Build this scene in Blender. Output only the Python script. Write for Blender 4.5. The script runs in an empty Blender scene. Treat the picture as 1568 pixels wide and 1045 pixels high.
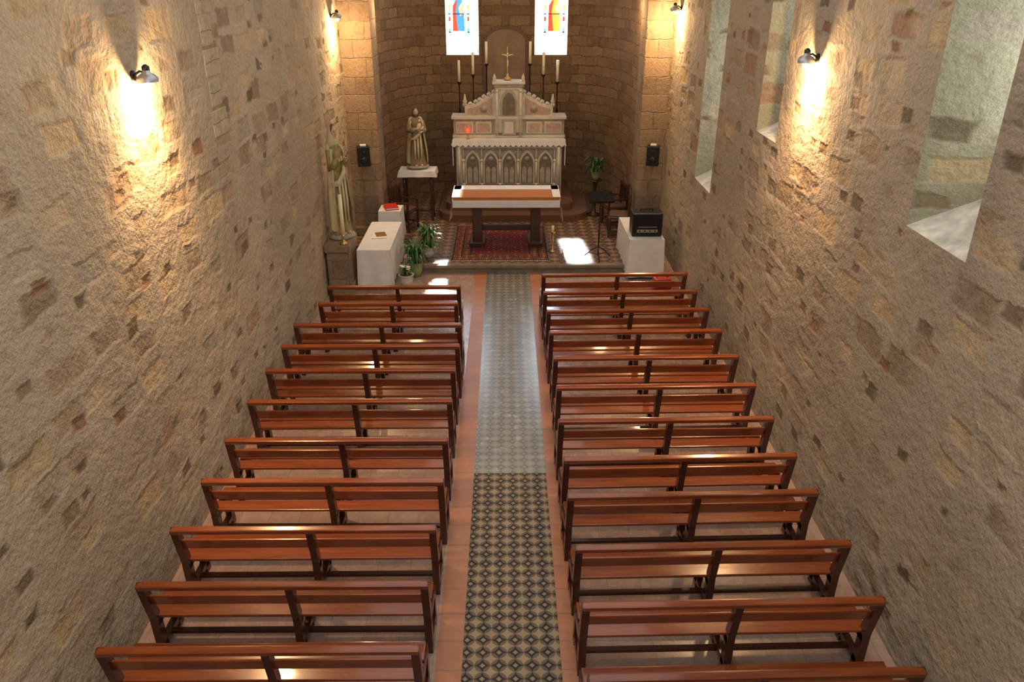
import bpy, bmesh, math, random
from mathutils import Vector, Matrix
random.seed(7)
S=bpy.context.scene
COL=S.collection
# ---------------------------------------------------------------- materials
def new_mat(name):
    m=bpy.data.materials.new(name); m.use_nodes=True
    nt=m.node_tree; bs=nt.nodes['Principled BSDF']
    return m,nt,bs
def N(nt,t,**k):
    n=nt.nodes.new(t)
    for a,b in k.items(): setattr(n,a,b)
    return n
def L(nt,a,b): nt.links.new(a,b)
def math_(nt,op,a,b=None,c=None,clamp=False):
    n=N(nt,'ShaderNodeMath',operation=op); n.use_clamp=clamp
    for i,v in enumerate((a,b,c)):
        if v is None: continue
        if isinstance(v,(int,float)): n.inputs[i].default_value=v
        else: L(nt,v,n.inputs[i])
    return n.outputs[0]
def mix(nt,fac,a,b,blend='MIX'):
    n=N(nt,'ShaderNodeMix',data_type='RGBA',blend_type=blend)
    if isinstance(fac,(int,float)): n.inputs[0].default_value=fac
    else: L(nt,fac,n.inputs[0])
    for i,v in ((6,a),(7,b)):
        if isinstance(v,tuple): n.inputs[i].default_value=(*v,1)
        else: L(nt,v,n.inputs[i])
    return n.outputs[2]
def ramp(nt,fac,stops,interp='LINEAR'):
    n=N(nt,'ShaderNodeValToRGB'); e=n.color_ramp.elements; n.color_ramp.interpolation=interp
    while len(e)<len(stops): e.new(.5)
    for i,(p,c) in enumerate(stops):
        e[i].position=p; e[i].color=(*c,1) if isinstance(c,tuple) else (c,c,c,1)
    L(nt,fac,n.inputs[0]); return n.outputs[0]
def noise(nt,vec,scale,detail=3,rough=.55):
    n=N(nt,'ShaderNodeTexNoise'); n.inputs['Scale'].default_value=scale
    n.inputs['Detail'].default_value=detail; n.inputs['Roughness'].default_value=rough
    if vec is not None: L(nt,vec,n.inputs['Vector'])
    return n
def bump(nt,bs,h,strength,dist=.02):
    b=N(nt,'ShaderNodeBump'); b.inputs['Strength'].default_value=strength; b.inputs['Distance'].default_value=dist
    L(nt,h,b.inputs['Height']); L(nt,b.outputs[0],bs.inputs['Normal'])
def simple(name,col,rough=.5,var=.15,scale=8,metal=0,bmp=.0,coat=0,spec=.5):
    m,nt,bs=new_mat(name)
    tc=N(nt,'ShaderNodeTexCoord')
    n=noise(nt,tc.outputs['Object'],scale)
    d=tuple(max(0,c*(1-var)) for c in col); l=tuple(min(1,c*(1+var)) for c in col)
    L(nt,ramp(nt,n.outputs[0],[(.3,d),(.7,l)]),bs.inputs['Base Color'])
    bs.inputs['Roughness'].default_value=rough; bs.inputs['Metallic'].default_value=metal
    bs.inputs['Coat Weight'].default_value=coat; bs.inputs['Specular IOR Level'].default_value=spec
    if bmp: bump(nt,bs,n.outputs[0],bmp)
    return m
def emit(name,col,strength):
    m,nt,bs=new_mat(name)
    bs.inputs['Base Color'].default_value=(*col,1)
    bs.inputs['Emission Color'].default_value=(*col,1); bs.inputs['Emission Strength'].default_value=strength
    return m
def wood(name,c1,c2,rough=.25,axis='X',coat=.3,spec=.5):
    m,nt,bs=new_mat(name)
    tc=N(nt,'ShaderNodeTexCoord'); mp=N(nt,'ShaderNodeMapping')
    mp.inputs['Scale'].default_value={'X':(.9,9,9),'Y':(9,.9,9),'Z':(9,9,.9)}[axis]
    L(nt,tc.outputs['Object'],mp.inputs[0])
    n=noise(nt,mp.outputs[0],2.2,6,.65)
    oi=N(nt,'ShaderNodeObjectInfo')
    c=ramp(nt,n.outputs[0],[(.25,c1),(.75,c2)])
    v=math_(nt,'MULTIPLY_ADD',oi.outputs['Random'],.4,.8)
    hs=N(nt,'ShaderNodeHueSaturation'); L(nt,c,hs.inputs['Color']); L(nt,v,hs.inputs['Value'])
    L(nt,hs.outputs[0],bs.inputs['Base Color'])
    r=math_(nt,'MULTIPLY_ADD',n.outputs[0],.2,rough-.05); L(nt,r,bs.inputs['Roughness'])
    bs.inputs['Coat Weight'].default_value=coat; bs.inputs['Coat Roughness'].default_value=.08
    bs.inputs['Specular IOR Level'].default_value=spec
    bump(nt,bs,n.outputs[0],.06,.005)
    return m
def rubble(name,plane,seed=0.,mortar=(.44,.37,.27),bp=.62):
    """lime-smeared rubble masonry: rough courses of eroded blocks, a few much darker; plastered smoother low down"""
    m,nt,bs=new_mat(name)
    geo=N(nt,'ShaderNodeNewGeometry'); sp=N(nt,'ShaderNodeSeparateXYZ'); L(nt,geo.outputs['Position'],sp.inputs[0])
    if plane=='YZ': u=math_(nt,'ADD',sp.outputs[1],sp.outputs[0])
    else: u=sp.outputs[0]
    cb=N(nt,'ShaderNodeCombineXYZ'); L(nt,u,cb.inputs[0]); L(nt,sp.outputs[2],cb.inputs[1]); cb.inputs[2].default_value=seed
    P=cb.outputs[0]
    def warp(sc,amt,det):
        dn=noise(nt,P,sc,det,.55); vm=N(nt,'ShaderNodeVectorMath',operation='MULTIPLY_ADD')
        L(nt,dn.outputs['Color'],vm.inputs[0]); vm.inputs[1].default_value=(amt,amt*.7,0); L(nt,P,vm.inputs[2]); return vm.outputs[0]
    W=warp(2.0,.22,3)
    big=noise(nt,P,.5,3).outputs[0]; fine=noise(nt,P,30,5,.75).outputs[0]; med=noise(nt,P,4.5,5,.7).outputs[0]; fleck=noise(nt,P,11,4,.6).outputs[0]
    smear=noise(nt,W,1.5,5,.65).outputs[0]
    low=math_(nt,'MULTIPLY',math_(nt,'SUBTRACT',2.6,sp.outputs[2]),.05)       # more render near the ground
    smear=math_(nt,'ADD',smear,math_(nt,'MAXIMUM',low,-.03))
    base=mix(nt,ramp(nt,big,[(.36,0.),(.64,1.)]),tuple(c*.87 for c in mortar),tuple(c*1.15 for c in mortar))
    base=mix(nt,math_(nt,'MULTIPLY',ramp(nt,med,[(.28,1.),(.45,0.)]),.35),base,(.27,.215,.155))
    h=None
    layers=((1.45,3.0,0.,.5,.28,.18,.26,.42,.78,[(0.,(.26,.20,.14)),(.16,(.38,.30,.20)),(.32,(.50,.39,.24)),(.48,(.36,.33,.275)),(.62,(.56,.44,.27)),(.76,(.30,.235,.165)),(.88,(.47,.42,.34)),(.96,(.33,.19,.125))]),
            (1.9,3.4,5.3,.9,.11,.20,.63,.71,.80,[(0.,(.12,.085,.06)),(.3,(.18,.135,.09)),(.6,(.25,.19,.125)),(.85,(.24,.12,.08))]),
            (1.05,2.2,11.7,.9,.12,.20,.60,.74,.55,[(0.,(.56,.46,.31)),(.35,(.41,.38,.33)),(.7,(.37,.28,.18))]))
    for k,(su,sv,off,rnd,t0,tv,v0,v1,op,cols) in enumerate(layers):
        mp=N(nt,'ShaderNodeMapping'); mp.inputs['Scale'].default_value=(su,sv,1); mp.inputs['Location'].default_value=(off+seed,off*.7,0)
        L(nt,W,mp.inputs[0])
        vo=N(nt,'ShaderNodeTexVoronoi',voronoi_dimensions='2D',distance='CHEBYCHEV'); vo.inputs['Scale'].default_value=1
        vo.inputs['Randomness'].default_value=rnd; L(nt,mp.outputs[0],vo.inputs['Vector'])
        sc=N(nt,'ShaderNodeSeparateColor'); L(nt,vo.outputs['Color'],sc.inputs[0])
        size=math_(nt,'MULTIPLY_ADD',sc.outputs[0],tv,t0)
        d=math_(nt,'SUBTRACT',size,vo.outputs['Distance'])
        d=math_(nt,'MULTIPLY_ADD',math_(nt,'SUBTRACT',fleck,.5),.18,d)
        mk=math_(nt,'MULTIPLY',d,10,clamp=True)
        vis=ramp(nt,math_(nt,'ADD',sc.outputs[1],math_(nt,'MULTIPLY',math_(nt,'SUBTRACT',big,.5),.9)),[(v0,0.),(v1,1.)])
        mk=math_(nt,'MULTIPLY',mk,vis)
        if k==0: mk=math_(nt,'MULTIPLY',mk,ramp(nt,smear,[(.47,1.),(.64,.25)]))
        scol=ramp(nt,sc.outputs[2],cols,'CONSTANT')
        scol=mix(nt,.6,scol,mix(nt,med,(.10,.08,.06),(.88,.82,.72)),'OVERLAY')
        base=mix(nt,math_(nt,'MULTIPLY',mk,op),base,scol)
        h=mk if h is None else math_(nt,'ADD',h,mk)
    base=mix(nt,.55,base,mix(nt,fine,(.08,.07,.06),(.92,.89,.84)),'OVERLAY')
    L(nt,base,bs.inputs['Base Color']); bs.inputs['Roughness'].default_value=.93
    bs.inputs['Specular IOR Level'].default_value=.2
    hh=math_(nt,'ADD',math_(nt,'MULTIPLY',h,-.3),math_(nt,'ADD',math_(nt,'MULTIPLY',fleck,.5),math_(nt,'MULTIPLY',med,1.0)))
    bump(nt,bs,hh,bp,.07)
    return m
def ashlar(name,c1,c2,mortar,bw=.46,rh=.2,stain=None,msz=.014,dist=.13):
    m,nt,bs=new_mat(name)
    geo=N(nt,'ShaderNodeNewGeometry'); sp=N(nt,'ShaderNodeSeparateXYZ'); L(nt,geo.outputs['Position'],sp.inputs[0])
    u=math_(nt,'SUBTRACT',math_(nt,'ABSOLUTE',sp.outputs[0]),sp.outputs[1])
    cb=N(nt,'ShaderNodeCombineXYZ'); L(nt,u,cb.inputs[0]); L(nt,sp.outputs[2],cb.inputs[1])
    dn=noise(nt,cb.outputs[0],3,4,.65)
    vm=N(nt,'ShaderNodeVectorMath',operation='MULTIPLY_ADD'); L(nt,dn.outputs['Color'],vm.inputs[0]); vm.inputs[1].default_value=(dist,dist*.7,0); L(nt,cb.outputs[0],vm.inputs[2])
    br=N(nt,'ShaderNodeTexBrick'); L(nt,vm.outputs[0],br.inputs['Vector'])
    for k,v in (('Scale',1),('Brick Width',bw),('Row Height',rh),('Mortar Size',msz),('Mortar Smooth',.8),('Bias',0)): br.inputs[k].default_value=v
    br.inputs['Color1'].default_value=(*c1,1); br.inputs['Color2'].default_value=(*c2,1); br.inputs['Mortar'].default_value=(*mortar,1)
    fn=noise(nt,geo.outputs['Position'],14,5,.75).outputs[0]; mn=noise(nt,geo.outputs['Position'],2.6,4).outputs[0]
    c=mix(nt,.8,br.outputs['Color'],mix(nt,fn,(.05,.04,.03),(.95,.9,.84)),'OVERLAY')
    c=mix(nt,math_(nt,'MULTIPLY',ramp(nt,mn,[(.4,0.),(.65,1.)]),.6),c,stain or tuple(x*1.5 for x in mortar))
    L(nt,c,bs.inputs['Base Color']); bs.inputs['Roughness'].default_value=.92; bs.inputs['Specular IOR Level'].default_value=.25
    bump(nt,bs,math_(nt,'SUBTRACT',fn,math_(nt,'MULTIPLY',br.outputs['Fac'],.5)),.7,.06)
    return m
def tilefloor(name,c1,c2,grout,size,rough=.3,spec=.5):
    m,nt,bs=new_mat(name)
    geo=N(nt,'ShaderNodeNewGeometry')
    br=N(nt,'ShaderNodeTexBrick'); br.offset=0; L(nt,geo.outputs['Position'],br.inputs['Vector'])
    for k,v in (('Scale',1),('Brick Width',size),('Row Height',size),('Mortar Size',.006),('Mortar Smooth',.3)): br.inputs[k].default_value=v
    br.inputs['Color1'].default_value=(*c1,1); br.inputs['Color2'].default_value=(*c2,1); br.inputs['Mortar'].default_value=(*grout,1)
    n=noise(nt,geo.outputs['Position'],6,5,.65).outputs[0]
    c=mix(nt,.45,br.outputs['Color'],mix(nt,n,(.2,.17,.15),(.8,.78,.76)),'OVERLAY')
    L(nt,c,bs.inputs['Base Color'])
    L(nt,math_(nt,'MULTIPLY_ADD',n,.25,rough-.1),bs.inputs['Roughness'])
    bs.inputs['Specular IOR Level'].default_value=spec
    bump(nt,bs,math_(nt,'MULTIPLY',br.outputs['Fac'],-1),.15,.004)
    return m
def startile(name,p,bg,fg,acc,rough,spec=.5,soft=10,dia=.85):
    """encaustic tiles: repeating pointed stars"""
    m,nt,bs=new_mat(name)
    geo=N(nt,'ShaderNodeNewGeometry'); sp=N(nt,'ShaderNodeSeparateXYZ'); L(nt,geo.outputs['Position'],sp.inputs[0])
    def cell(o,sh):
        f=math_(nt,'FRACT',math_(nt,'MULTIPLY_ADD',o,1/p,sh+50)); return math_(nt,'ABSOLUTE',math_(nt,'SUBTRACT',f,.5))
    def star(sh,t):
        a=cell(sp.outputs[0],sh);b=cell(sp.outputs[1],sh)
        s=math_(nt,'ADD',math_(nt,'POWER',a,.62),math_(nt,'POWER',b,.62))
        s1=math_(nt,'MULTIPLY',math_(nt,'SUBTRACT',t,s),soft,clamp=True)
        r2=math_(nt,'MULTIPLY',math_(nt,'SUBTRACT',.2,math_(nt,'ADD',a,b)),soft*2,clamp=True)
        return s1,r2
    s1,r2=star(.03,.74); q1,_=star(.53,.70)
    c=mix(nt,s1,bg,fg); c=mix(nt,q1,c,acc); c=mix(nt,math_(nt,'MULTIPLY',r2,dia),c,acc)
    n=noise(nt,geo.outputs['Position'],5,5,.65).outputs[0]
    c=mix(nt,.5,c,mix(nt,n,(.15,.13,.11),(.75,.73,.7)),'OVERLAY')
    L(nt,c,bs.inputs['Base Color']); L(nt,math_(nt,'MULTIPLY_ADD',n,.25,rough-.1),bs.inputs['Roughness'])
    bs.inputs['Specular IOR Level'].default_value=spec
    return m

M_wallL=rubble('rubble_left','YZ',1.3)
M_wallR=rubble('rubble_right','YZ',7.7,(.41,.35,.27))
M_wallB=rubble('rubble_back','XZ',3.1)
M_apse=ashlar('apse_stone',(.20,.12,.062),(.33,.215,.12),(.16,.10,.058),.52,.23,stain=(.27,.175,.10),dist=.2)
M_pil=ashlar('pilaster_stone',(.34,.25,.16),(.23,.165,.115),(.26,.20,.135),.55,.36,stain=(.36,.28,.19))
M_jamb=rubble('window_jamb_stone','YZ',4.4,(.37,.35,.24),.5)
M_quoin=ashlar('quoin_stone',(.46,.40,.28),(.36,.33,.23),(.38,.32,.23),.4,.33)
M_ceil=simple('lime_plaster',(.55,.5,.42),.9)
M_floor=tilefloor('floor_tile',(.42,.28,.22),(.48,.34,.27),(.32,.26,.22),.33,.24,.75)
M_band=tilefloor('terracotta_band',(.46,.19,.10),(.50,.23,.125),(.30,.16,.09),.33,.36)
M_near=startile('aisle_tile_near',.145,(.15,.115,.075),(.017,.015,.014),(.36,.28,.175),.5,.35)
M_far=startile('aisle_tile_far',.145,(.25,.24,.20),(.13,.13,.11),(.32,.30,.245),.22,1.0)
M_chfl=startile('chancel_tile',.25,(.17,.10,.06),(.07,.04,.028),(.30,.20,.12),.4,.5)
M_stepst=simple('step_stone',(.20,.165,.12),.6,.2,5,bmp=.2)
M_wood=wood('pew_wood',(.16,.028,.006),(.33,.070,.012),.20,coat=.7)
M_woodD=wood('pew_wood_dark',(.042,.009,.0035),(.085,.019,.007),.26,'Z')
M_woodO=wood('altar_wood',(.36,.125,.03),(.50,.20,.055),.6,coat=0,spec=.15)
M_dark=wood('dark_wood',(.035,.014,.008),(.075,.03,.014),.35,'Z')
M_pred=wood('predella_wood',(.10,.05,.025),(.17,.085,.045),.45,'X',.1)
M_cloth=simple('white_cloth',(.74,.73,.71),.85,.05,6,bmp=.15)
M_marb=simple('cream_stone',(.60,.55,.45),.55,.12,7,bmp=.1)
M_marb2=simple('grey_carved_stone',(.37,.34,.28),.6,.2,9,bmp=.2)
M_shade=simple('painted_recess_shade',(.17,.145,.11),.8,.2,9)  # dark colour stands in for shade inside the arches; panels are not sunk
M_pink=simple('pink_marble',(.46,.33,.26),.4,.2,14)
M_black=simple('black_plastic',(.012,.012,.013),.35,.2,20)
M_iron=simple('wrought_iron',(.02,.018,.016),.5,.2,20,metal=.5)
M_gold=simple('brass',(.55,.36,.12),.35,.15,10,metal=.8)
M_wax=simple('candle_wax',(.85,.78,.52),.5,.04,5)
M_leaf=simple('leaf_green',(.045,.14,.03),.45,.45,18)
M_leaf2=simple('leaf_yellowgreen',(.16,.24,.05),.45,.3,18)
M_pot=simple('white_ceramic_pot',(.66,.66,.62),.3,.06,6)
M_potg=simple('green_pot',(.25,.33,.12),.4,.2,6)
M_flow=simple('white_petals',(.8,.8,.66),.6,.1,9)
M_skin=simple('painted_skin',(.62,.42,.30),.5,.08,9)
M_hair=simple('painted_hair',(.12,.075,.04),.6,.2,20)
M_robeW=simple('ivory_robe',(.58,.49,.30),.6,.15,6,bmp=.2)
M_robeG=simple('green_gold_robe',(.28,.23,.08),.5,.5,7,bmp=.2)
M_robeB=simple('brown_robe',(.26,.18,.10),.6,.25,7,bmp=.2)
M_red=simple('red_leather',(.55,.03,.02),.4,.1,9)
M_paper=simple('paper',(.8,.8,.76),.8,.03,9)
M_silver=simple('grey_metal',(.45,.46,.47),.35,.1,9,metal=.7)

# ---------------------------------------------------------------- builder
class B:
    def __init__(s): s.bm=bmesh.new(); s.mats=[]
    def mi(s,m):
        if m not in s.mats: s.mats.append(m)
        return s.mats.index(m)
    def _fin(s,vs,m,smooth=False,M=None):
        fs=set()
        for v in vs:
            if M is not None: v.co=M@v.co
            fs.update(v.link_faces)
        i=s.mi(m)
        for f in fs: f.material_index=i; f.smooth=smooth
    def box(s,c,d,m,rx=0,rz=0,ry=0,bev=0):
        r=bmesh.ops.create_cube(s.bm,size=1); vs=r['verts']
        Mx=Matrix.Translation(c)@Matrix.Rotation(rz,4,'Z')@Matrix.Rotation(ry,4,'Y')@Matrix.Rotation(rx,4,'X')@Matrix.Diagonal((*d,1))
        for v in vs: v.co=Mx@v.co
        if bev:
            es=set(e for v in vs for e in v.link_edges)
            r=bmesh.ops.bevel(s.bm,geom=list(es),offset=bev,segments=2,affect='EDGES',profile=.6)
            vs=set(r['verts'])|set(v for v in vs if v.is_valid)
        s._fin(vs,m)
    def cyl(s,p0,p1,r0,r1,m,seg=14,cap=True):
        p0=Vector(p0);p1=Vector(p1);d=p1-p0
        r=bmesh.ops.create_cone(s.bm,cap_ends=cap,segments=seg,radius1=r0,radius2=r1,depth=d.length)
        Mx=Matrix.Translation((p0+p1)/2)@d.to_track_quat('Z','Y').to_matrix().to_4x4()
        s._fin(r['verts'],m,True,Mx)
    def ball(s,c,rad,m,seg=16,M=None):
        if isinstance(rad,(int,float)): rad=(rad,)*3
        r=bmesh.ops.create_uvsphere(s.bm,u_segments=seg,v_segments=max(8,seg*2//3),radius=1)
        Mx=Matrix.Translation(c)@(M or Matrix.Identity(4))@Matrix.Diagonal((*rad,1))
        s._fin(r['verts'],m,True,Mx)
    def lathe(s,prof,c,m,seg=24,sx=1,sy=1,fold=None,cap=True,smooth=True):
        rings=[];vs=[]
        for (rr,z) in prof:
            ring=[]
            for i in range(seg):
                a=2*math.pi*i/seg
                q=rr*(fold(a,z) if fold else 1)
                ring.append(s.bm.verts.new((c[0]+q*sx*math.cos(a),c[1]+q*sy*math.sin(a),c[2]+z)))
            rings.append(ring);vs+=ring
        for a,b in zip(rings,rings[1:]):
            for i in range(seg): s.bm.faces.new((a[i],a[(i+1)%seg],b[(i+1)%seg],b[i]))
        if cap:
            s.bm.faces.new(list(reversed(rings[0]))); s.bm.faces.new(rings[-1])
        s._fin(vs,m,smooth)
    def tube(s,pts,rads,m,seg=10):
        pts=[Vector(p) for p in pts]
        rings=[];vs=[]
        for k,p in enumerate(pts):
            d=(pts[min(k+1,len(pts)-1)]-pts[max(k-1,0)]).normalized()
            q=d.to_track_quat('Z','Y'); ring=[]
            for i in range(seg):
                a=2*math.pi*i/seg
                ring.append(s.bm.verts.new(p+q@Vector((math.cos(a)*rads[k],math.sin(a)*rads[k],0))))
            rings.append(ring);vs+=ring
        for a,b in zip(rings,rings[1:]):
            for i in range(seg): s.bm.faces.new((a[i],a[(i+1)%seg],b[(i+1)%seg],b[i]))
        s.bm.faces.new(list(reversed(rings[0]))); s.bm.faces.new(rings[-1])
        s._fin(vs,m,True)
    def prism(s,poly,ax,a0,a1,m,smooth=False):
        def mk(p,a):
            if ax=='X': return (a,p[0],p[1])
            if ax=='Y': return (p[0],a,p[1])
            return (p[0],p[1],a)
        A=[s.bm.verts.new(mk(p,a0)) for p in poly]; Bv=[s.bm.verts.new(mk(p,a1)) for p in poly]
        n=len(poly)
        s.bm.faces.new(A); s.bm.faces.new(list(reversed(Bv)))
        for i in range(n): s.bm.faces.new((A[i],Bv[i],Bv[(i+1)%n],A[(i+1)%n]))
        s._fin(A+Bv,m,smooth)
    def leaf(s,base,yaw,length,width,rise,droop,m):
        pts=[];n=6
        for i in range(n+1):
            t=i/n; r=length*t; z=rise*math.sin(t*math.pi*.62)-droop*t*t
            w=width*math.sin(math.pi*min(.98,t*.9+.08))
            c=Vector((base[0]+math.cos(yaw)*r,base[1]+math.sin(yaw)*r,base[2]+z))
            nrm=Vector((-math.sin(yaw),math.cos(yaw),0))*w/2
            pts.append((c-nrm,c+Vector((0,0,-w*.15)),c+nrm))
        vs=[[s.bm.verts.new(q) for q in p] for p in pts]
        for a,b in zip(vs,vs[1:]):
            for i in (0,1): s.bm.faces.new((a[i],a[i+1],b[i+1],b[i]))
        s._fin([v for p in vs for v in p],m,True)
    def mesh(s,name):
        bmesh.ops.recalc_face_normals(s.bm,faces=s.bm.faces)
        me=bpy.data.meshes.new(name); s.bm.to_mesh(me); s.bm.free()
        for m in s.mats: me.materials.append(m)
        return me
    def done(s,name,loc=(0,0,0),rz=0,bevel=0):
        me=s.mesh(name); return place(me,name,loc,rz)
def place(me,name,loc=(0,0,0),rz=0):
    o=bpy.data.objects.new(name,me); COL.objects.link(o); o.location=loc; o.rotation_euler[2]=rz
    return o
def cut(obj,cutter):
    md=obj.modifiers.new('cut','BOOLEAN'); md.operation='DIFFERENCE'; md.solver='EXACT'; md.object=cutter; md.material_mode='TRANSFER'
    dg=bpy.context.evaluated_depsgraph_get(); dg.update()
    me=bpy.data.meshes.new_from_object(obj.evaluated_get(dg)); obj.modifiers.clear(); obj.data=me
    bpy.data.objects.remove(cutter)

# ---------------------------------------------------------------- room shell
XL,XR=-3.35,3.4
H=8.0
def wall_box(name,x0,x1,y0,y1,z0,z1,mat):
    b=B(); b.box(((x0+x1)/2,(y0+y1)/2,(z0+z1)/2),(x1-x0,y1-y0,z1-z0),mat); return b.done(name)
wall_left=wall_box('wall_left',XL-.8,XL,-1.6,18.2,0,H,M_wallL)
wall_right=wall_box('wall_right',XR,XR+.8,-1.6,18.2,0,H,M_wallR)
wall_box('wall_back',XL-.8,XR+.8,-2.2,-1.6,0,H,M_wallB)
wall_box('ceiling',XL-.8,XR+.8,-2.2,22.2,H,H+.3,M_ceil)

def arch_poly(c,hw,z0,zs,n=10,rise=None):
    rise=hw if rise is None else rise
    p=[(c-hw,z0),(c+hw,z0)]
    for i in range(n+1):
        a=math.pi*i/n; p.append((c+hw*math.cos(a),zs+rise*math.sin(a)))
    return p
def splay_cutter(ax,cin,hin,z0in,zsin,din,cout,hout,z0out,zsout,dout,mat,sill=None):
    b=B(); b.mi(mat)
    if sill: b.mi(sill)
    A=arch_poly(cin,hin,z0in,zsin); C=arch_poly(cout,hout,z0out,zsout)
    def mk(p,a): return (a,p[0],p[1]) if ax=='X' else (p[0],a,p[1])
    va=[b.bm.verts.new(mk(p,din)) for p in A]; vb=[b.bm.verts.new(mk(p,dout)) for p in C]
    n=len(A); b.bm.faces.new(va); b.bm.faces.new(list(reversed(vb)))
    for i in range(n):
        f=b.bm.faces.new((va[i],vb[i],vb[(i+1)%n],va[(i+1)%n]))
        if i==0 and sill: f.material_index=1
    return b.done('tmp_cutter')
M_sill=simple('white_limewash',(.78,.76,.70),.8,.06,5,bmp=.1)
M_sill2=simple('lime_sill',(.58,.54,.45),.85,.35,6,bmp=.3)
M_day=emit('daylight_glass',(.86,.93,1.0),1.6)
def side_window(idx,yc,hw,z0,zs,yo=None,ho=None,rise=.5):
    yo=yo or yc; ho=ho or hw*.45
    c=splay_cutter('X',yc,hw*1.001,z0-.001,zs,XR-.01,yo,ho,z0+rise,zs-.1,XR+.85,M_jamb,M_sill2)
    cut(wall_right,c)
    b=B()
    pl=arch_poly(yo,ho+.03,z0+rise-.05,zs-.1)
    b.prism(pl,'X',XR+.72,XR+.74,M_day)
    for k in range(1,5):
        zz=z0+rise+(zs-z0-rise)*k/4.6; b.box((XR+.71,yo,zz),(.02,2*ho,.02),M_iron)
    b.box((XR+.71,yo,(z0+zs)/2+.3),(.02,.02,zs-z0-.2),M_iron)
    b.done('window_%d'%idx)
side_window(3,5.95,.48,3.55,5.9,6.05,.2,.42)
side_window(4,10.4,.42,3.55,5.9,10.5,.18,.4)
side_window(5,13.45,.58,2.15,5.2,13.5,.26)

# floor
b=B(); b.box((0,7.8,-.1),(7.6,18.9,.2),M_floor); floor=b.done('floor')
b=B()
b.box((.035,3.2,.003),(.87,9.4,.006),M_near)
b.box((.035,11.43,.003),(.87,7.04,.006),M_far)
b.box((-.515,6.7,.002),(.23,16.5,.004),M_band); b.box((.58,6.7,.002),(.22,16.5,.004),M_band)
b.done('floor_aisle')
b=B()
b.box((.3,15.55,.09),(4.2,1.2,.18),M_chfl); b.box((.0,19.07,.09),(6.9,5.86,.18),M_chfl)
b.box((.3,14.93,.15),(4.26,.12,.066),M_stepst,bev=.01); b.box((.3,14.95,.06),(4.2,.04,.12),M_stepst)
b.done('floor_chancel_step')

def apse_path(off):
    p=[]
    x0=2.85;fx=1.55;yc=18.6;ry=2.4
    p.append((-x0-off,17.7)); p.append((-x0-off,18.0))
    for i in range(0,13):
        a=math.pi-(math.pi/2)*i/12
        p.append((-fx+(x0-fx+off)*math.cos(a),yc+(ry+off)*math.sin(a)))
    for i in range(0,13):
        a=math.pi/2-(math.pi/2)*i/12
        p.append((fx+(x0-fx+off)*math.cos(a),yc+(ry+off)*math.sin(a)))
    p.append((x0+off,18.0)); p.append((x0+off,17.7))
    return p
inn=apse_path(0); out=apse_path(.75)
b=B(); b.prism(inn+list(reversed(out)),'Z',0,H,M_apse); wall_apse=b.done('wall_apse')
cols={'blue':emit('glass_blue',(.06,.30,.85),1.1),'red':emit('glass_red',(.85,.07,.03),1.0),'yel':emit('glass_amber',(1,.42,.06),1.2),
 'pale':emit('glass_pale',(.74,.88,1.0),14),'skin':emit('glass_flesh',(.95,.5,.3),1.0),'grn':emit('glass_green',(.15,.5,.3),1.0),
 'lb':emit('glass_light_blue',(.35,.62,1.0),1.3)}
for k,(cx,main,acc) in enumerate(((-1.07,'blue','red'),(1.12,'yel','red'))):
    co=cx+(-.12 if k==0 else .12)
    c=splay_cutter('Y',cx,.43,3.57,6.1,20.9,co,.27,3.95,6.05,21.8,M_sill,M_sill); cut(wall_apse,c)
    b=B(); Y=21.55
    b.prism(arch_poly(co,.34,3.8,6.1),'Y',Y,Y+.02,cols['pale'])
    def pane(poly,m,d): b.prism([(co+px*1.25,pz) for px,pz in poly],'Y',Y-d,Y-d+.008,m)
    pane([(-.13,4.14),(.12,4.14),(.10,4.75),(.05,4.98),(-.05,4.98),(-.12,4.7)],cols[main],.02)
    pane([(-.13,4.14),(-.02,4.14),(-.06,4.6),(-.02,4.9),(-.12,4.75)],cols[acc],.03)
    pane([(.02,4.5),(.10,4.55),(.08,4.85),(.0,4.7)],cols['skin'],.03)
    pane([(.09*math.cos(t*.6283),5.08+.1*math.sin(t*.6283)) for t in range(10)],cols['yel'],.02)
    pane([(.05*math.cos(t*.6283),5.07+.065*math.sin(t*.6283)) for t in range(10)],cols['skin'],.03)
    pane([(-.2,5.3),(.2,5.3),(.16,5.45),(0,5.65),(-.16,5.45)],cols[acc],.02)
    for xx in (-.19,.19):
        pane([(xx-.025,4.0),(xx+.025,4.0),(xx+.025,6.1),(xx-.025,6.1)],cols['lb'],.015)
        for j in range(7): pane([(xx-.02,4.1+j*.28),(xx+.02,4.1+j*.28),(xx+.02,4.2+j*.28),(xx-.02,4.2+j*.28)],cols[('grn','red','yel')[j%3]],.028)
    for z in (4.12,4.55,5.0,5.45,5.9): b.box((co,Y-.04,z),(.56,.015,.018),M_iron)
    b.done('window_%d'%(k+1))
b=B()
b.prism(arch_poly(0,.56,2.5,3.95,14,.34),'Y',20.95,20.99,M_pred)
M_niche=simple('niche_panel',(.26,.17,.10),.7,.15,4)
b.prism(arch_poly(0,.49,2.5,3.93,14,.29),'Y',20.92,20.95,M_niche)
b.done('trim_niche')
for nm,x0,x1 in (('wall_pilaster_left',XL-.05,-2.72),('wall_pilaster_right',2.84,XR+.05)):
    b=B(); b.box(((x0+x1)/2,17.3,H/2),(x1-x0,.75,H),M_pil)
    b.box(((x0+x1)/2,17.28,.28),(x1-x0+.1,.85,.2),M_pil,bev=.02)
    b.done(nm)
b=B(); z=3.75
for i in range(12):
    w=.36 if i%2 else .5; hh=.33
    b.box((XL-.015,9.45+random.uniform(-.04,.04),z+hh/2),(.05,w,hh-.03),M_quoin,bev=.018); z+=hh
b.done('trim_quoins_left')

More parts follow.
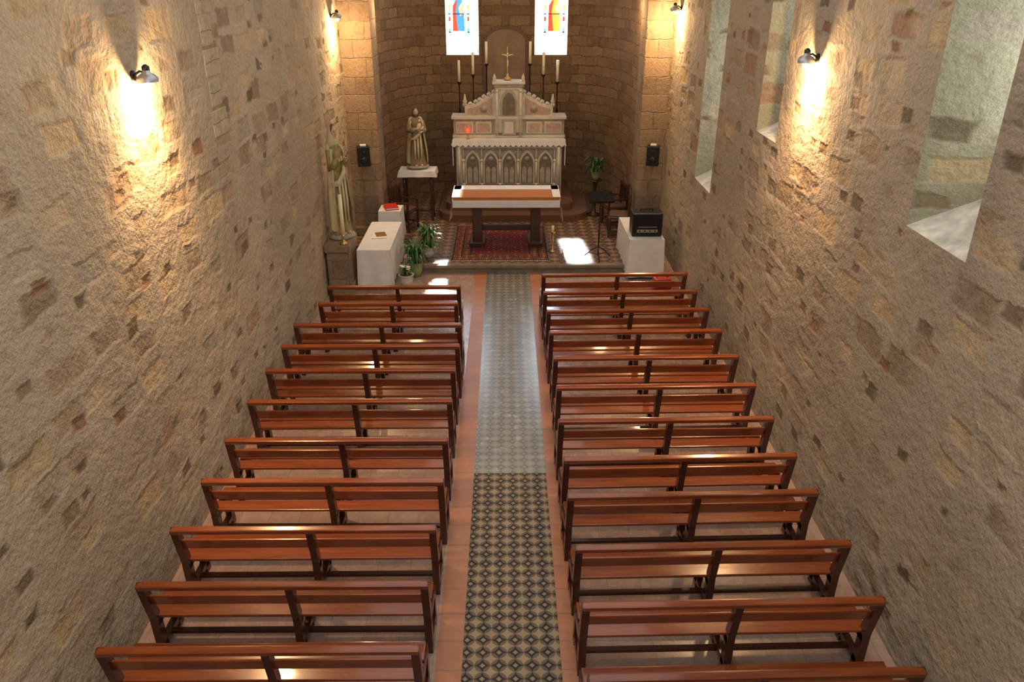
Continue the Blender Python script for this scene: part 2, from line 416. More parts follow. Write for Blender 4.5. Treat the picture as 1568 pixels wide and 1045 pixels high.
# ---------------------------------------------------------------- pews
def pew_mesh(Lg,name):
    b=B()
    def frame(x,w=.065):
        b.prism([(.10,0),(.19,0),(.18,.40),(.075,.86),(.045,.885),(.0,.86),(.09,.42)],'X',x-w/2,x+w/2,M_woodD)
        b.prism([(.44,0),(.53,0),(.51,.42),(.43,.42)],'X',x-w/2,x+w/2,M_woodD)
        b.prism([(.10,.33),(.50,.35),(.50,.42),(.10,.40)],'X',x-w/2,x+w/2,M_woodD)
        b.prism([(.12,.06),(.50,.06),(.50,.12),(.12,.12)],'X',x-w/2,x+w/2,M_woodD)
    for x in (.03,Lg/2+.05,Lg-.03): frame(x)
    a=math.radians(13)
    b.box((Lg/2,.03,.855),(Lg,.07,.05),M_wood,rx=a,bev=.015)
    b.box((Lg/2,.090,.655),(Lg-.02,.026,.115),M_wood,rx=a,bev=.008)
    b.box((Lg/2,.205,.425),(Lg-.02,.15,.028),M_wood,rx=.06,bev=.008)
    b.box((Lg/2,.405,.44),(Lg-.02,.19,.028),M_wood,rx=.06,bev=.012)
    b.box((Lg/2,.30,.09),(Lg-.06,.05,.03),M_woodD)
    return b.mesh(name)
PR=pew_mesh(2.47,'pew_r'); PL=pew_mesh(2.43,'pew_l'); PL0=pew_mesh(2.15,'pew_l0')
RY=[12.46,11.66,10.9,10.13,9.31,8.50,7.70,6.92,6.28,5.52,4.82,4.10,3.3]
for i,y in enumerate(RY):
    place(PR,'pew',(.60+random.uniform(-.015,.02),y-.04,.005),math.radians(1.3+random.uniform(-.3,.3)))
LY=[11.94,11.22,10.42,9.7,8.98,8.17,7.32,6.56,5.8,5.08,4.38,3.6]
for i,y in enumerate(LY):
    if i<2: place(PL0,'pew',(-2.90,y-.04,.005),random.uniform(-.004,.004))
    else: place(PL,'pew',(-3.09+random.uniform(-.01,.02),y-.04,.005),random.uniform(-.006,.006))

# ---------------------------------------------------------------- altar table
def cloth_sheet(name,x0,x1,y0,y1,z,drop,sides,amp=.02,seg=60,mat=None,rag=0,flare=.04):
    b=B(); mat=mat or M_cloth
    b.box(((x0+x1)/2,(y0+y1)/2,z+.004),(x1-x0,y1-y0,.008),mat)
    loops={'F':((x0,y0),(x1,y0),(0,-1)),'R':((x1,y0),(x1,y1),(1,0)),'K':((x1,y1),(x0,y1),(0,1)),'L':((x0,y1),(x0,y0),(-1,0))}
    for s_ in sides:
        (ax,ay),(bx,by),(nx,ny)=loops[s_]
        n=max(8,int(seg*math.hypot(bx-ax,by-ay)/2)); rows=6; g=[]
        for j in range(rows+1):
            t=j/rows; row=[]
            for i in range(n+1):
                q=i/n; w=amp*t*(math.sin(q*n*.55)+.5*math.sin(q*n*.23+1))+.006+flare*.5*t
                px=ax+(bx-ax)*q+nx*w; py=ay+(by-ay)*q+ny*w
                e=max(0,1-min(q,1-q)*6)*t*flare; sg=1 if q>.5 else -1
                if bx!=ax: px+=sg*e*(1 if bx>ax else -1)
                else: py+=sg*e*(1 if by>ay else -1)
                dz=drop*t*(1+rag*abs(math.sin(q*n*.5)))
                row.append(b.bm.verts.new((px,py,z+.008-dz)))
            g.append(row)
        for r0,r1 in zip(g,g[1:]):
            for i in range(n): b.bm.faces.new((r0[i],r0[i+1],r1[i+1],r1[i]))
        b._fin([v for r in g for v in r],mat,True)
    return b
zt=1.32
b=cloth_sheet('c',-1.12,1.12,15.82,16.78,zt-.075,.44,'LR',.015,flare=.07)
b.box((0,16.3,zt-.033),(2.2,.94,.065),M_woodO,bev=.01)
b.box((0,16.62,zt+.004),(2.22,.34,.008),M_cloth)
for sx in (-1,1): b.box((sx*1.04,16.3,zt+.004),(.16,.96,.008),M_cloth)
b.box((0,16.3,zt-.10),(2.16,.9,.05),M_dark)
b.box((0,15.815,zt-.145),(2.22,.010,.14),M_cloth)
for x in (-.62,.62):
    b.box((x,16.28,(zt+.18)/2-.02),(.2,.5,zt-.25),M_dark,bev=.01); b.box((x,16.28,.245),(.32,.62,.09),M_dark,bev=.01); b.box((x,16.28,zt-.16),(.34,.66,.08),M_dark,bev=.01)
b.box((0,16.28,.55),(1.1,.06,.12),M_dark)
b.done('wooden_altar_table')
# rug
m,nt,bs=new_mat('persian_rug')
tc=N(nt,'ShaderNodeTexCoord'); sp=N(nt,'ShaderNodeSeparateXYZ'); L(nt,tc.outputs['Object'],sp.inputs[0])
ax_=math_(nt,'ABSOLUTE',sp.outputs[0]); ay_=math_(nt,'ABSOLUTE',sp.outputs[1])
edge=math_(nt,'MINIMUM',math_(nt,'SUBTRACT',.99,ax_),math_(nt,'SUBTRACT',1.2,ay_))
vo=N(nt,'ShaderNodeTexVoronoi',distance='MANHATTAN'); vo.inputs['Scale'].default_value=7; vo.inputs['Randomness'].default_value=.35; L(nt,tc.outputs['Object'],vo.inputs['Vector'])
ptn=ramp(nt,vo.outputs['Distance'],[(.22,1.),(.30,0.)])
rg=ramp(nt,vo.outputs['Distance'],[(.42,0.),(.46,1.),(.54,1.),(.58,0.)])
field=mix(nt,ptn,(.20,.02,.022),(.40,.15,.10)); field=mix(nt,rg,field,(.04,.015,.02))
bord=mix(nt,ptn,(.12,.035,.02),(.50,.25,.09)); bord=mix(nt,rg,bord,(.34,.11,.045))
mk=math_(nt,'GREATER_THAN',edge,.36); c=mix(nt,mk,bord,field)
ln=ramp(nt,math_(nt,'FRACT',math_(nt,'MULTIPLY',edge,5.6)),[(.0,1.),(.16,1.),(.18,0.)])
ln=math_(nt,'MULTIPLY',ln,math_(nt,'LESS_THAN',edge,.42))
c=mix(nt,ln,c,(.035,.015,.015)); L(nt,c,bs.inputs['Base Color']); bs.inputs['Roughness'].default_value=.95
M_rug=m
b=B(); b.box((0,0,.006),(1.98,2.4,.012),M_rug)
for i in range(60):
    for sy in (-1,1): b.box((-.96+i*1.92/59,sy*1.22,.004),(.012,.05,.006),M_paper)
b.done('persian_rug',(-.13,16.38,.18))

# ---------------------------------------------------------------- high altar
def rr_poly(x0,x1,y0,y1,r):
    p=[(x0,y1)]
    for i in range(9):
        a=math.pi+math.pi/2*i/8; p.append((x0+r+r*math.cos(a),y0+r+r*math.sin(a)))
    for i in range(9):
        a=-math.pi/2+math.pi/2*i/8; p.append((x1-r+r*math.cos(a),y0+r+r*math.sin(a)))
    p.append((x1,y1)); return p
b=B()
b.prism(rr_poly(-1.6,1.95,17.9,20.3,.55),'Z',.18,.34,M_pred)
b.prism(rr_poly(-1.45,1.6,18.3,20.3,.3),'Z',.34,.50,M_pred)
b.done('altar_predella_steps')
cx=.07
b=B()
ZB,ZM=.50,1.86
b.box((cx,19.5,ZB+.08),(2.55,.95,.16),M_marb,bev=.02)
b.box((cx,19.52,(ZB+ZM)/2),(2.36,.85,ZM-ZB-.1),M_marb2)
b.box((cx,19.5,ZM-.05),(2.62,1.0,.10),M_marb,bev=.02)
b.box((cx,19.06,ZM-.16),(2.45,.06,.07),M_marb,bev=.01)
b.box((cx,19.07,ZB+.24),(2.4,.06,.06),M_marb,bev=.01)
def gothic(c,hw,z0,zs,n=8):
    p=[(c-hw,z0),(c+hw,z0)]; R=2*hw
    for i in range(n+1):
        a=math.radians(60)*i/n; p.append((c-hw+R*math.cos(a),zs+R*math.sin(a)))
    for i in range(1,n+1):
        a=math.radians(120)+math.radians(60)*i/n; p.append((c+hw+R*math.cos(a),zs+R*math.sin(a)))
    return p
for i in range(5):
    xx=cx+(i-2)*.44
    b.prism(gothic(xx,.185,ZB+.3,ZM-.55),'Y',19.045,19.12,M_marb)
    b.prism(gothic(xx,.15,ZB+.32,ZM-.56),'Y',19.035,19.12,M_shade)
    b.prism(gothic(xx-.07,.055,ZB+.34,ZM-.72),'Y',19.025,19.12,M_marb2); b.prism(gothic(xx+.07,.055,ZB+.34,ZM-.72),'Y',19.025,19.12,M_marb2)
    b.cyl((xx,19.03,ZM-.44),(xx,19.06,ZM-.44),.06,.06,M_marb2)
for i in range(6):
    xx=cx+(i-2.5)*.44
    b.cyl((xx,19.03,ZB+.28),(xx,19.03,ZM-.5),.026,.026,M_marb); b.ball((xx,19.03,ZM-.48),.042,M_marb,8); b.ball((xx,19.03,ZB+.3),.042,M_marb,8)
    b.cyl((xx,19.04,ZM-.48),(xx,19.04,ZM-.2),.018,.012,M_marb)
for sx in (-1,1):
    b.box((cx+sx*1.2,19.1,(ZB+ZM)/2),(.14,.14,ZM-ZB-.2),M_marb,bev=.015)
    b.cyl((cx+sx*1.2,19.0,ZB+.2),(cx+sx*1.2,19.0,ZM-.15),.04,.035,M_marb)
Y0=19.45
b.box((cx,Y0+.2,ZM+.24),(2.68,.5,.44),M_marb2)
for sx in (-1,1):
    for (xa,xb) in ((.42,.80),(.86,1.28)):
        b.box((cx+sx*(xa+xb)/2,Y0-.055,ZM+.24),(xb-xa,.03,.28),M_marb,bev=.008)
        b.box((cx+sx*(xa+xb)/2,Y0-.07,ZM+.24),(xb-xa-.08,.03,.20),M_pink,bev=.004)
b.box((cx,Y0+.18,ZM+.47),(2.78,.58,.07),M_marb,bev=.015)
b.box((cx,Y0+.18,ZM+.03),(2.74,.56,.06),M_marb,bev=.015)
zg=ZM+.50
for sx in (-1,1):
    pl=[(.33,0),(1.06,0),(1.06,.22),(.80,.28),(.62,.40),(.33,.52)]
    b.prism([(cx+sx*x,zg+z) for x,z in pl],'Y',Y0,Y0+.3,M_marb)
    pk=[(.40,.05),(1.0,.05),(1.0,.17),(.76,.23),(.60,.33),(.40,.42)]
    b.prism([(cx+sx*x,zg+z) for x,z in pk],'Y',Y0-.02,Y0+.1,M_pink)
    b.cyl((cx+sx*.60,Y0-.03,zg+.17),(cx+sx*.60,Y0,zg+.17),.09,.09,M_marb2,16); b.cyl((cx+sx*.60,Y0-.04,zg+.17),(cx+sx*.60,Y0,zg+.17),.05,.05,M_pink,12)
    for (x,z) in ((1.06,.25),(.93,.27),(.80,.32),(.70,.37),(.60,.44),(.48,.49),(.36,.55)):
        for d in (-.03,0,.03): b.ball((cx+sx*x+d,Y0+.12,zg+z+.02-abs(d)*.6),(.028,.05,.038),M_marb,8)
    b.lathe([(.045,0),(.045,.1),(.06,.12),(.03,.2),(.012,.3)],(cx+sx*1.06,Y0+.12,zg+.2),M_marb,10)
b.box((cx,Y0+.15,ZM+.70),(.66,.5,1.16),M_marb,bev=.01)
b.prism(gothic(cx,.2,ZM+.52,ZM+.82),'Y',Y0-.115,Y0,M_marb2); b.prism(gothic(cx,.155,ZM+.54,ZM+.80),'Y',Y0-.125,Y0,M_shade)
b.box((cx,Y0-.12,ZM+.25),(.34,.03,.36),M_marb2,bev=.005); b.box((cx,Y0-.135,ZM+.25),(.22,.02,.28),M_marb,bev=.004)
for sx in (-1,1):
    b.cyl((cx+sx*.28,Y0-.13,ZM+.05),(cx+sx*.28,Y0-.13,ZM+1.1),.03,.028,M_marb); b.ball((cx+sx*.28,Y0-.13,ZM+1.1),.045,M_marb,8); b.ball((cx+sx*.28,Y0-.13,ZM+.55),.04,M_marb,8)
b.prism([(cx-.30,ZM+1.13),(cx+.30,ZM+1.13),(cx+.24,ZM+1.2),(cx,ZM+1.32),(cx-.24,ZM+1.2)],'Y',Y0-.12,Y0+.3,M_marb)
b.box((cx,Y0+.1,ZM+1.28),(.78,.56,.06),M_marb,bev=.015); b.box((cx,Y0+.1,ZM+1.22),(.70,.5,.06),M_marb2,bev=.01)
for sx in (-1,1): b.lathe([(.04,0),(.03,.05),(.045,.09),(.0,.2)],(cx+sx*.34,Y0-.1,ZM+1.3),M_marb,10)
b.done('high_altar_retable')
b=cloth_sheet('l',cx-1.34,cx+1.34,18.98,19.30,ZM+.0,.10,'F',.006,100,rag=.5)
for sx,(xa) in ((-1,cx-1.36),(1,cx+1.34)):
    b.box((xa+.01,19.15,ZM-.3),(.02,.3,.6),M_cloth)
b.done('high_altar_lace_cloth')
def candlestick(x,y,z,hs,hc):
    b=B()
    b.lathe([(.075,0),(.08,.03),(.04,.06),(.02,.10),(.035,.15),(.018,.2),(.014,hs*.5),(.032,hs*.55),(.014,hs*.62),(.014,hs-.08),(.03,hs-.05),(.055,hs-.02),(.055,hs)],(0,0,0),M_iron,14)
    b.cyl((0,0,hs),(0,0,hs+hc),.034,.032,M_wax,14); b.cyl((0,0,hs+hc),(0,0,hs+hc+.025),.004,.003,M_black,6)
    b.done('altar_candlestick',(x,y,z))
for sx in (-1,1):
    candlestick(cx-.01+sx*1.20,20.05,ZM-.36,1.58,.50)
    candlestick(cx-.01+sx*.86,20.1,ZM-.36,1.75,.50)
    candlestick(cx-.01+sx*.53,20.1,ZM-.36,2.0,.50)
b=B(); b.box((cx,20.14,1.0),(2.7,.3,1.0),M_marb2,bev=.01); b.done('altar_rear_shelf')
b=B()
b.lathe([(.09,0),(.09,.03),(.03,.06),(.02,.14)],(0,0,0),M_gold,12)
b.box((0,0,.42),(.028,.02,.64),M_gold,bev=.004); b.box((0,0,.56),(.28,.02,.028),M_gold,bev=.004)
b.tube([(0,-.02,.28),(0.005,-.03,.42),(0,-.025,.54)],[.012,.02,.022],M_wax,8); b.ball((0,-.035,.585),.02,M_wax,8)
for s_ in (-1,1): b.tube([(0,-.03,.54),(s_*.06,-.025,.555),(s_*.12,-.02,.575)],[.012,.009,.007],M_wax,6)
b.done('altar_crucifix',(cx-.03,19.6,ZM+1.325))
b=B(); b.lathe([(.05,0),(.03,.02),(.012,.05),(.012,.12),(.04,.14)],(0,0,0),M_gold,12); b.lathe([(.035,.14),(.045,.18),(.04,.24)],(0,0,0),emit('red_lamp_glass',(1,.03,.01),4),12)
b.done('red_sanctuary_lamp',(-.92,19.18,ZM+.01))

# ---------------------------------------------------------------- statues
def hand(b,c,d,up,m,s=1.):
    d=Vector(d).normalized(); up=Vector(up).normalized(); sd=d.cross(up).normalized(); c=Vector(c)
    b.tube([c-d*.03*s,c+d*.02*s,c+d*.05*s],[.022*s,.032*s,.026*s],m,8)
    for i,l in enumerate((.05,.058,.054,.042)):
        o=c+d*.05*s+sd*(i-1.5)*.014*s
        b.tube([o,o+d*l*.5*s+up*.006*s,o+d*l*s-up*.006*s],[.008*s,.0075*s,.005*s],m,6)
    o=c+sd*-.025*s
    b.tube([o,o+d*.03*s-sd*.02*s,o+d*.055*s-sd*.018*s],[.01*s,.009*s,.006*s],m,6)
def figure(h,robe,mantle,hair,veil,pose):
    b=B(); k=h/1.75
    f1=lambda a,z:1+.07*math.sin(a*9+z*1.5)*max(0,1-z/k/1.2)+.03*math.sin(a*17+2)*max(0,1-z/k)
    b.lathe([(r*k,z*k) for r,z in ((.30,0),(.285,.05),(.25,.3),(.215,.6),(.19,.9),(.165,1.04),(.185,1.18),(.205,1.3),(.20,1.39),(.13,1.45),(.062,1.49),(.055,1.53))],(0,0,0),robe,56,1,.78,f1)
    seg=40; prof=((.33,.12),(.315,.4),(.28,.7),(.24,1.0),(.225,1.2),(.235,1.33),(.2,1.42),(.10,1.47)); g=[]
    for r,z in prof:
        row=[]
        for i in range(seg+1):
            a=math.radians(-40+260*i/seg)
            q=r*k*(1+.06*math.sin(a*8+z*3)); row.append(b.bm.verts.new((q*math.cos(a)*1.02,q*.85*math.sin(a),(z+.04*math.sin(a*3))*k)))
        g.append(row)
    for r0,r1 in zip(g,g[1:]):
        for i in range(seg): b.bm.faces.new((r0[i],r0[i+1],r1[i+1],r1[i]))
    b._fin([v for r in g for v in r],mantle,True)
    b.tube([(.22*k,-.03*k,1.22*k),(.08*k,-.19*k,1.02*k),(-.10*k,-.2*k,.86*k),(-.23*k,-.06*k,.82*k)],[.05*k,.055*k,.06*k,.05*k],mantle,10)
    for q in range(3): b.tube([(-.10*k+q*.09*k,-.19*k,.88*k+q*.04*k),(-.11*k+q*.1*k,-.22*k,.55*k),(-.12*k+q*.1*k,-.235*k,.22*k)],[.03*k,.035*k,.02*k],mantle,8)
    hz=1.63*k
    b.tube([(0,0,1.44*k),(0,-.005*k,1.52*k),(0,-.01*k,1.58*k)],[.06*k,.05*k,.05*k],M_skin,12)
    b.ball((0,-.01*k,hz),(.078*k,.092*k,.115*k),M_skin,20)
    b.ball((0,-.035*k,hz-.065*k),(.05*k,.055*k,.045*k),M_skin,12)
    b.tube([(0,-.098*k,hz+.02*k),(0,-.118*k,hz-.02*k),(0,-.1*k,hz-.03*k)],[.007*k,.013*k,.008*k],M_skin,6)
    for s_ in (-1,1):
        b.ball((s_*.03*k,-.094*k,hz+.015*k),(.012*k,.008*k,.007*k),M_hair,8); b.ball((s_*.03*k,-.097*k,hz+.035*k),(.017*k,.006*k,.004*k),M_hair,6)
        b.ball((s_*.078*k,0,hz-.005*k),(.01*k,.018*k,.028*k),M_skin,8)
    b.ball((0,-.093*k,hz-.055*k),(.02*k,.008*k,.006*k),M_red,8)
    b.ball((0,.02*k,hz+.03*k),(.09*k,.098*k,.105*k),hair,16)
    if veil:
        b.lathe([(.20*k,-.26*k),(.15*k,-.12*k),(.115*k,0),(.105*k,.07*k),(.06*k,.12*k),(.01*k,.135*k)],(0,.05*k,hz),veil,20,1,.9)
    else:
        b.ball((0,-.05*k,hz-.1*k),(.05*k,.05*k,.065*k),hair,12)
        for s_ in (-1,1): b.ball((s_*.075*k,.02*k,hz-.06*k),(.03*k,.05*k,.09*k),hair,10)
    for s_,(el,wr) in zip((-1,1),pose):
        sh=Vector((s_*.185*k,0,1.36*k)); el=Vector(el)*k; wr=Vector(wr)*k
        b.tube([sh,(sh+el)/2,el,(el+wr)/2,wr],[.075*k,.07*k,.065*k,.07*k,.06*k],robe,12)
        d=(wr-el).normalized(); b.tube([wr-d*.02*k,wr+d*.04*k],[.03*k,.026*k],M_skin,8)
        hand(b,wr+d*.06*k,d,(0,0,1) if abs(d.z)<.8 else (0,1,0),M_skin,k*1.1)
    for s_ in (-1,1): b.ball((s_*.09*k,-.2*k,.03*k),(.045*k,.09*k,.035*k),M_skin,10)
    b.lathe([(.34*k,-.06*k),(.36*k,-.05*k),(.35*k,.0),(.30*k,.012*k)],(0,0,0),M_marb2,28,1,.85)
    return b,k
b,k=figure(2.0,M_robeG,M_robeW,M_hair,M_robeW,(((-.25,-.05,1.1),(-.10,-.26,1.22)),((.25,-.04,1.1),(.12,-.26,1.2))))
b.cyl((.14*k,-.30*k,.9*k),(.14*k,-.30*k,1.62*k),.012,.012,M_gold,8)
b.ball((.14*k,-.30*k,1.64*k),.03,M_gold,10)
st=b.done('virgin_statue',(-3.085,14.22,1.065),math.radians(50)); st.scale=(.62,.62,1)
b=B(); b.box((0,0,.1),(.47,.86,.2),M_pil,bev=.02); b.box((0,0,.5),(.42,.76,.68),M_pil,bev=.02); b.box((0,0,.92),(.47,.84,.14),M_pil,bev=.02)
b.done('statue_pedestal',(-3.10,14.1,0))
b,k=figure(1.28,M_robeB,M_robeW,M_hair,None,(((-.27,-.06,1.08),(-.08,-.28,1.16)),((.27,-.05,1.08),(.13,-.27,1.08))))
b.tube([(-.02*k,-.28*k,1.12*k),(.04*k,-.30*k,1.24*k),(.05*k,-.30*k,1.34*k)],[.07*k,.075*k,.05*k],M_robeW,12); b.ball((.05*k,-.31*k,1.42*k),.055*k,M_skin,12); b.ball((.05*k,-.295*k,1.44*k),.055*k,M_hair,12)
b.done('saint_joseph_statue',(-2.05,18.25,1.45),math.radians(18))
b=B()
b.box((0,0,1.15),(.78,.5,.06),M_dark,bev=.01); b.box((0,0,1.08),(.7,.42,.08),M_dark)
for sx in (-1,1):
    for sy in (-1,1): b.lathe([(.03,0),(.035,.1),(.022,.2),(.04,.35),(.022,.6),(.035,.85),(.03,1.08)],(sx*.31,sy*.18,0),M_dark,10)
b.box((0,0,.2),(.62,.05,.04),M_dark)
b2=cloth_sheet('c',-.42,.42,-.27,.27,1.182,.13,'FLR',.01)
tmp=b2.mesh('tmpc'); n0=len(b.bm.faces); b.bm.from_mesh(tmp); b.bm.faces.ensure_lookup_table(); ci=b.mi(M_cloth)
for f in b.bm.faces[n0:]: f.material_index=ci
b.done('statue_console_table',(-2.05,18.2,.18))

# ---------------------------------------------------------------- side tables
def table(name,x0,x1,y0,y1,z0,h,drop):
    b=cloth_sheet('c',x0,x1,y0,y1,z0+h,drop,'FRKL',.014,70,flare=.03)
    b.box(((x0+x1)/2,(y0+y1)/2,z0+h-.02),(x1-x0-.02,y1-y0-.02,.03),M_pred)
    for xx in (x0+.06,x1-.06):
        for yy in (y0+.06,y1-.06): b.box((xx,yy,z0+h/2-.01),(.05,.05,h-.04),M_dark)
    return b.done(name)
table('side_table_with_cloth',-2.80,-2.18,14.0,15.85,0,.79,.7)
table('credence_table',-2.72,-2.25,16.25,16.75,.18,.72,.62)
table('side_table_with_cloth',2.38,3.06,14.5,16.05,0,.82,.76)
b=B(); b.box((0,0,.02),(.26,.36,.035),M_paper,bev=.004); b.box((0,0,.0),(.28,.38,.012),M_red); b.box((0,0,.04),(.28,.38,.01),M_red,bev=.002)
b.done('red_missal',(-2.48,16.5,.92),.3)
b=B(); b.box((0,0,.004),(.3,.4,.006),M_paper); b.box((.02,.04,.01),(.2,.28,.006),M_gold,rz=.2); b.done('altar_papers',(-2.5,14.9,.803),.1)
b=B(); b.box((0,0,.12),(.3,.22,.2),M_red,bev=.03); b.tube([(-.1,0,.22),(-.05,0,.3),(.05,0,.3),(.1,0,.22)],[.01]*4,M_red,8)
b.done('red_handbag',(2.72,12.84,.46),.1)
b=B(); b.box((0,0,.23),(.58,.42,.46),M_black,bev=.02); b.box((0,-.215,.25),(.48,.01,.34),M_iron); b.box((0,-.225,.12),(.4,.012,.06),M_silver)
for i in range(4): b.cyl((-.15+i*.1,-.225,.12),(-.15+i*.1,-.245,.12),.015,.013,M_black,12)
b.box((0,-.225,.3),(.36,.012,.14),M_black); b.box((0,-.23,.2),(.36,.014,.015),M_silver)
b.tube([(-.12,0,.46),(-.12,0,.50),(.12,0,.50),(.12,0,.46)],[.012]*4,M_black,8)
b.done('audio_amplifier_box',(2.74,14.9,.83),0)
for x,rz in ((-3.02,.25),(3.12,-.25)):
    b=B(); b.box((0,0,.2),(.26,.2,.42),M_black,bev=.015); b.box((0,-.105,.2),(.22,.01,.37),M_iron,bev=.004)
    b.cyl((0,-.11,.12),(0,-.117,.12),.075,.06,M_black,18); b.cyl((0,-.11,.3),(0,-.117,.3),.035,.03,M_black,14); b.box((0,.13,.2),(.05,.1,.05),M_iron); b.box((0,-.02,.43),(.12,.1,.03),M_paper)
    b.done('wall_speaker',(x,16.72,1.78),rz)
def plant(name,loc,n,ln,rise,potm,pr,ph,seedv,flowers=0,m=None,green=.75):
    rnd=random.Random(seedv); b=B()
    b.lathe([(pr*.65,0),(pr*.9,ph*.5),(pr,ph*.95),(pr*1.08,ph*.97),(pr*1.08,ph),(pr*.9,ph),(pr*.88,ph*.9)],(0,0,0),potm,20)
    b.ball((0,0,ph*.9),(pr*.85,pr*.85,.02),M_pred,10)
    for i in range(n):
        b.leaf((rnd.uniform(-.03,.03),rnd.uniform(-.03,.03),ph*.9),rnd.uniform(0,6.28),ln*rnd.uniform(.5,1.1),rnd.uniform(.03,.06)*ln/.3,rise*rnd.uniform(.4,1.2),rise*rnd.uniform(.0,.9),M_leaf if rnd.random()<green else (m or M_leaf2))
    for i in range(flowers):
        a=rnd.uniform(0,6.28); r=rnd.uniform(0,ln*.6); c=(r*math.cos(a),r*math.sin(a),ph+rise*rnd.uniform(.5,.9))
        b.tube([(0,0,ph*.9),c],[.005,.004],M_leaf,5)
        for q in range(6): b.ball((c[0]+.022*math.cos(q*1.05),c[1]+.022*math.sin(q*1.05),c[2]),(.018,.018,.01),M_flow,6)
        b.ball(c,.012,M_gold,6)
    return b.done(name,loc)
plant('potted_flowers',(-1.93,14.22,0),46,.18,.20,M_pot,.14,.24,3,10)
plant('potted_palm',(-1.60,15.42,.18),110,.33,.46,M_pot,.14,.22,5)
plant('potted_fern',(-1.80,14.75,0),90,.30,.46,M_potg,.14,.3,6,green=.9)
plant('potted_palm',(2.12,18.5,1.045),80,.30,.36,M_potg,.11,.2,9,green=.95)
b=B(); b.lathe([(.17,0),(.17,.03),(.05,.07),(.04,.2),(.06,.4),(.035,.62),(.06,.8),(.17,.84),(.17,.86)],(0,0,0),M_dark,18); b.done('plant_stand',(2.12,18.5,.18))
b=B()
for i in range(3):
    a=i*2.094+.4; b.tube([(0,0,.25),(.14*math.cos(a),.14*math.sin(a),.16),(.3*math.cos(a),.3*math.sin(a),.01)],[.012,.01,.01],M_iron,8); b.tube([(0,0,.08),(.2*math.cos(a),.2*math.sin(a),.09)],[.006,.006],M_iron,6)
b.cyl((0,0,.06),(0,0,.8),.016,.016,M_iron); b.cyl((0,0,.8),(0,0,1.25),.011,.011,M_iron); b.cyl((0,0,.78),(0,0,.84),.024,.024,M_black)
M_matte=simple('matte_black',(.015,.014,.014),.9,.2,20,spec=.1)
b.box((0,0,1.28),(.5,.34,.012),M_matte,rx=math.radians(28),bev=.003); b.box((0,-.155,1.215),(.5,.05,.012),M_matte,rx=math.radians(-50))
b.tube([(.05,0,1.2),(.12,-.05,1.35),(.0,-.12,1.42)],[.005,.005,.005],M_black,6); b.tube([(.0,-.12,1.42),(-.04,-.14,1.435)],[.014,.018],M_black,8)
b.done('music_stand',(1.88,15.3,.18),.1)
b=B(); b.lathe([(.09,0),(.09,.02),(.02,.05),(.015,.25),(.03,.3),(.015,.36),(.06,.42),(.07,.44)],(0,0,0),M_gold,14); b.cyl((0,0,.43),(0,0,.56),.03,.03,M_wax)
b.done('candle_stand',(.97,15.75,.18))
b=B(); b.lathe([(.08,0),(.08,.02),(.03,.05),(.02,.12),(.05,.18)],(0,0,0),M_gold,16); b.cyl((0,0,.16),(0,0,.92),.035,.035,M_wax); b.cyl((0,0,.92),(0,0,.94),.004,.004,M_black,6)
b.done('paschal_candle',(-2.98,13.80,.99))
def chair(name,loc,rz,arms=True):
    b=B()
    for sx in (-1,1):
        b.box((sx*.24,-.2,.22),(.045,.045,.44),M_dark,bev=.006); b.box((sx*.24,.22,.5),(.045,.045,1.0),M_dark,bev=.006)
        if arms: b.box((sx*.24,-.2,.55),(.04,.04,.24),M_dark); b.box((sx*.24,0,.67),(.06,.5,.03),M_dark,bev=.008)
        b.box((sx*.24,0,.15),(.03,.42,.03),M_dark)
    b.box((0,0,.45),(.52,.48,.04),M_dark,bev=.01); b.box((0,0,.485),(.44,.4,.04),M_pred,bev=.015)
    b.box((0,.22,.95),(.5,.035,.1),M_dark,bev=.01); b.box((0,.22,.62),(.46,.03,.05),M_dark)
    for i in range(5): b.box((-.16+i*.08,.22,.78),(.025,.02,.28),M_dark)
    b.box((0,-.2,.18),(.46,.03,.03),M_dark)
    return b.done(name,loc,rz)
chair('wooden_armchair',(-2.30,17.35,.18),math.radians(70))
chair('wooden_armchair',(2.48,17.6,.18),math.radians(-80))
chair('wooden_chair',(2.5,16.9,.18),math.radians(-100),False)

# ---------------------------------------------------------------- lamps
M_bulb=emit('lamp_bulb',(1,.80,.52),140)
def light(name,kind,loc,energy,color,**k):
    ld=bpy.data.lights.new(name,kind); ld.energy=energy; ld.color=color
    for a,b_ in k.items():
        if a not in('rot','tgt','scale'): setattr(ld,a,b_)
    o=bpy.data.objects.new(name,ld); COL.objects.link(o); o.location=loc
    if 'rot' in k: o.rotation_euler=k['rot']
    if 'tgt' in k: o.rotation_euler=(Vector(k['tgt'])-Vector(loc)).to_track_quat('-Z','Y').to_euler()
    if 'scale' in k: o.scale=k['scale']
    return o
def wall_lamp(side,y,z,en,sp_):
    x=XL if side<0 else XR; s_=-side
    b=B()
    b.cyl((0,0,0),(s_*.02,0,0),.05,.045,M_iron,16)
    b.tube([(s_*.01,0,0),(s_*.07,0,.04),(s_*.12,0,.03)],[.012,.011,.01],M_iron,8)
    b.lathe([(.10,-.05),(.097,-.02),(.07,.01),(.035,.03),(.03,.07),(.005,.075)],(s_*.13,0,0),M_silver,20,cap=False)
    b.lathe([(.032,.02),(.034,.08),(.01,.1)],(s_*.13,0,0),M_black,14)
    b.lathe([(.012,.0),(.03,-.04),(.034,-.07),(.02,-.10),(.003,-.108)],(s_*.13,0,.0),M_bulb,14)
    b.done('wall_lamp',(x,y,z))
    light('lamp_light','POINT',(x+s_*.2,y,z-.2),en,(1,.64,.32),shadow_soft_size=.05)
    light('lamp_spot','SPOT',(x+s_*.30,y,z-.12),sp_,(1,.58,.28),spot_size=math.radians(120),spot_blend=1.,shadow_soft_size=.05,tgt=(x,y,z-1.1))
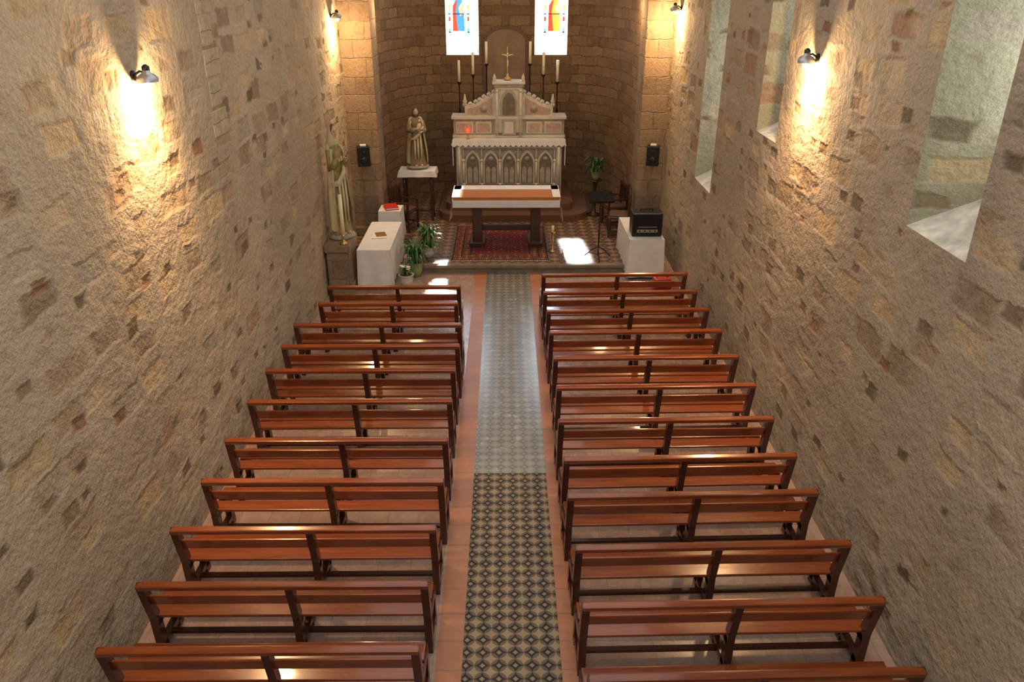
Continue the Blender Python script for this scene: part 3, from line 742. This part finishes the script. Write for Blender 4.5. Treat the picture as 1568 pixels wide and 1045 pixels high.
wall_lamp(-1,7.4,4.66,95,250); wall_lamp(1,9.0,4.66,95,250)
wall_lamp(-1,16.2,4.76,85,120); wall_lamp(1,16.4,4.88,95,120)
light('apse_warm_fill','POINT',(-2.3,17.6,4.9),50,(1,.64,.32),shadow_soft_size=.15)  # added warm fill for the apse, this side and the other; no fixture
light('apse_warm_fill','POINT',(2.4,17.6,4.9),50,(1,.64,.32),shadow_soft_size=.15)

# added fill lamps, then light from the windows
light('nave_fill','AREA',(0,6.0,7.8),190,(.96,.98,1.0),shape='RECTANGLE',size=5.5,size_y=11,rot=(0,0,0))  # added soft fill hung under the closed nave ceiling
light('west_fill','AREA',(0,-1.3,6.2),190,(.84,.92,1.0),shape='RECTANGLE',size=4,size_y=2.4,rot=(math.radians(68),0,0))  # added cool fill behind the camera; the back wall has no opening
light('chancel_fill','AREA',(0,17.5,7.8),52,(1,.96,.89),shape='RECTANGLE',size=4,size_y=4)  # added fill over the chancel, below the solid ceiling
for (yc,hw,zc,hz,en) in ((6.05,.4,5.2,1.8,9),(10.5,.36,5.2,1.8,9),(13.5,.5,4.2,2.6,18)):
    light('window_daylight','AREA',(XR+.66,yc,zc),en,(.9,.96,1.0),shape='RECTANGLE',size=hz,size_y=hw,rot=(0,math.radians(90),0))
for cxw,tg,en,hh in ((-1.07,(-1.25,14.1,0),11,.8),(1.12,(1.45,15.8,.18),20,1.0)):
    light('window_sunbeam','AREA',(cxw,21.1,4.95),en,(1,.98,.94),shape='RECTANGLE',size=.40,size_y=hh,spread=math.radians(2.5),tgt=tg)
w=bpy.data.worlds.new('world'); S.world=w; w.use_nodes=True
w.node_tree.nodes['Background'].inputs[0].default_value=(.75,.85,1,1); w.node_tree.nodes['Background'].inputs[1].default_value=.6

# ---------------------------------------------------------------- camera
cd=bpy.data.cameras.new('camera'); cam=bpy.data.objects.new('camera',cd); COL.objects.link(cam)
cam.location=(0,0,5.5); cam.rotation_euler=(math.radians(90-25.2),0,math.radians(-.43))
cd.sensor_width=36; cd.lens=27.55; cd.clip_start=.05
S.camera=cam
try:
    S.view_settings.view_transform='Standard'; S.view_settings.look='None'
except Exception as e: print(e)
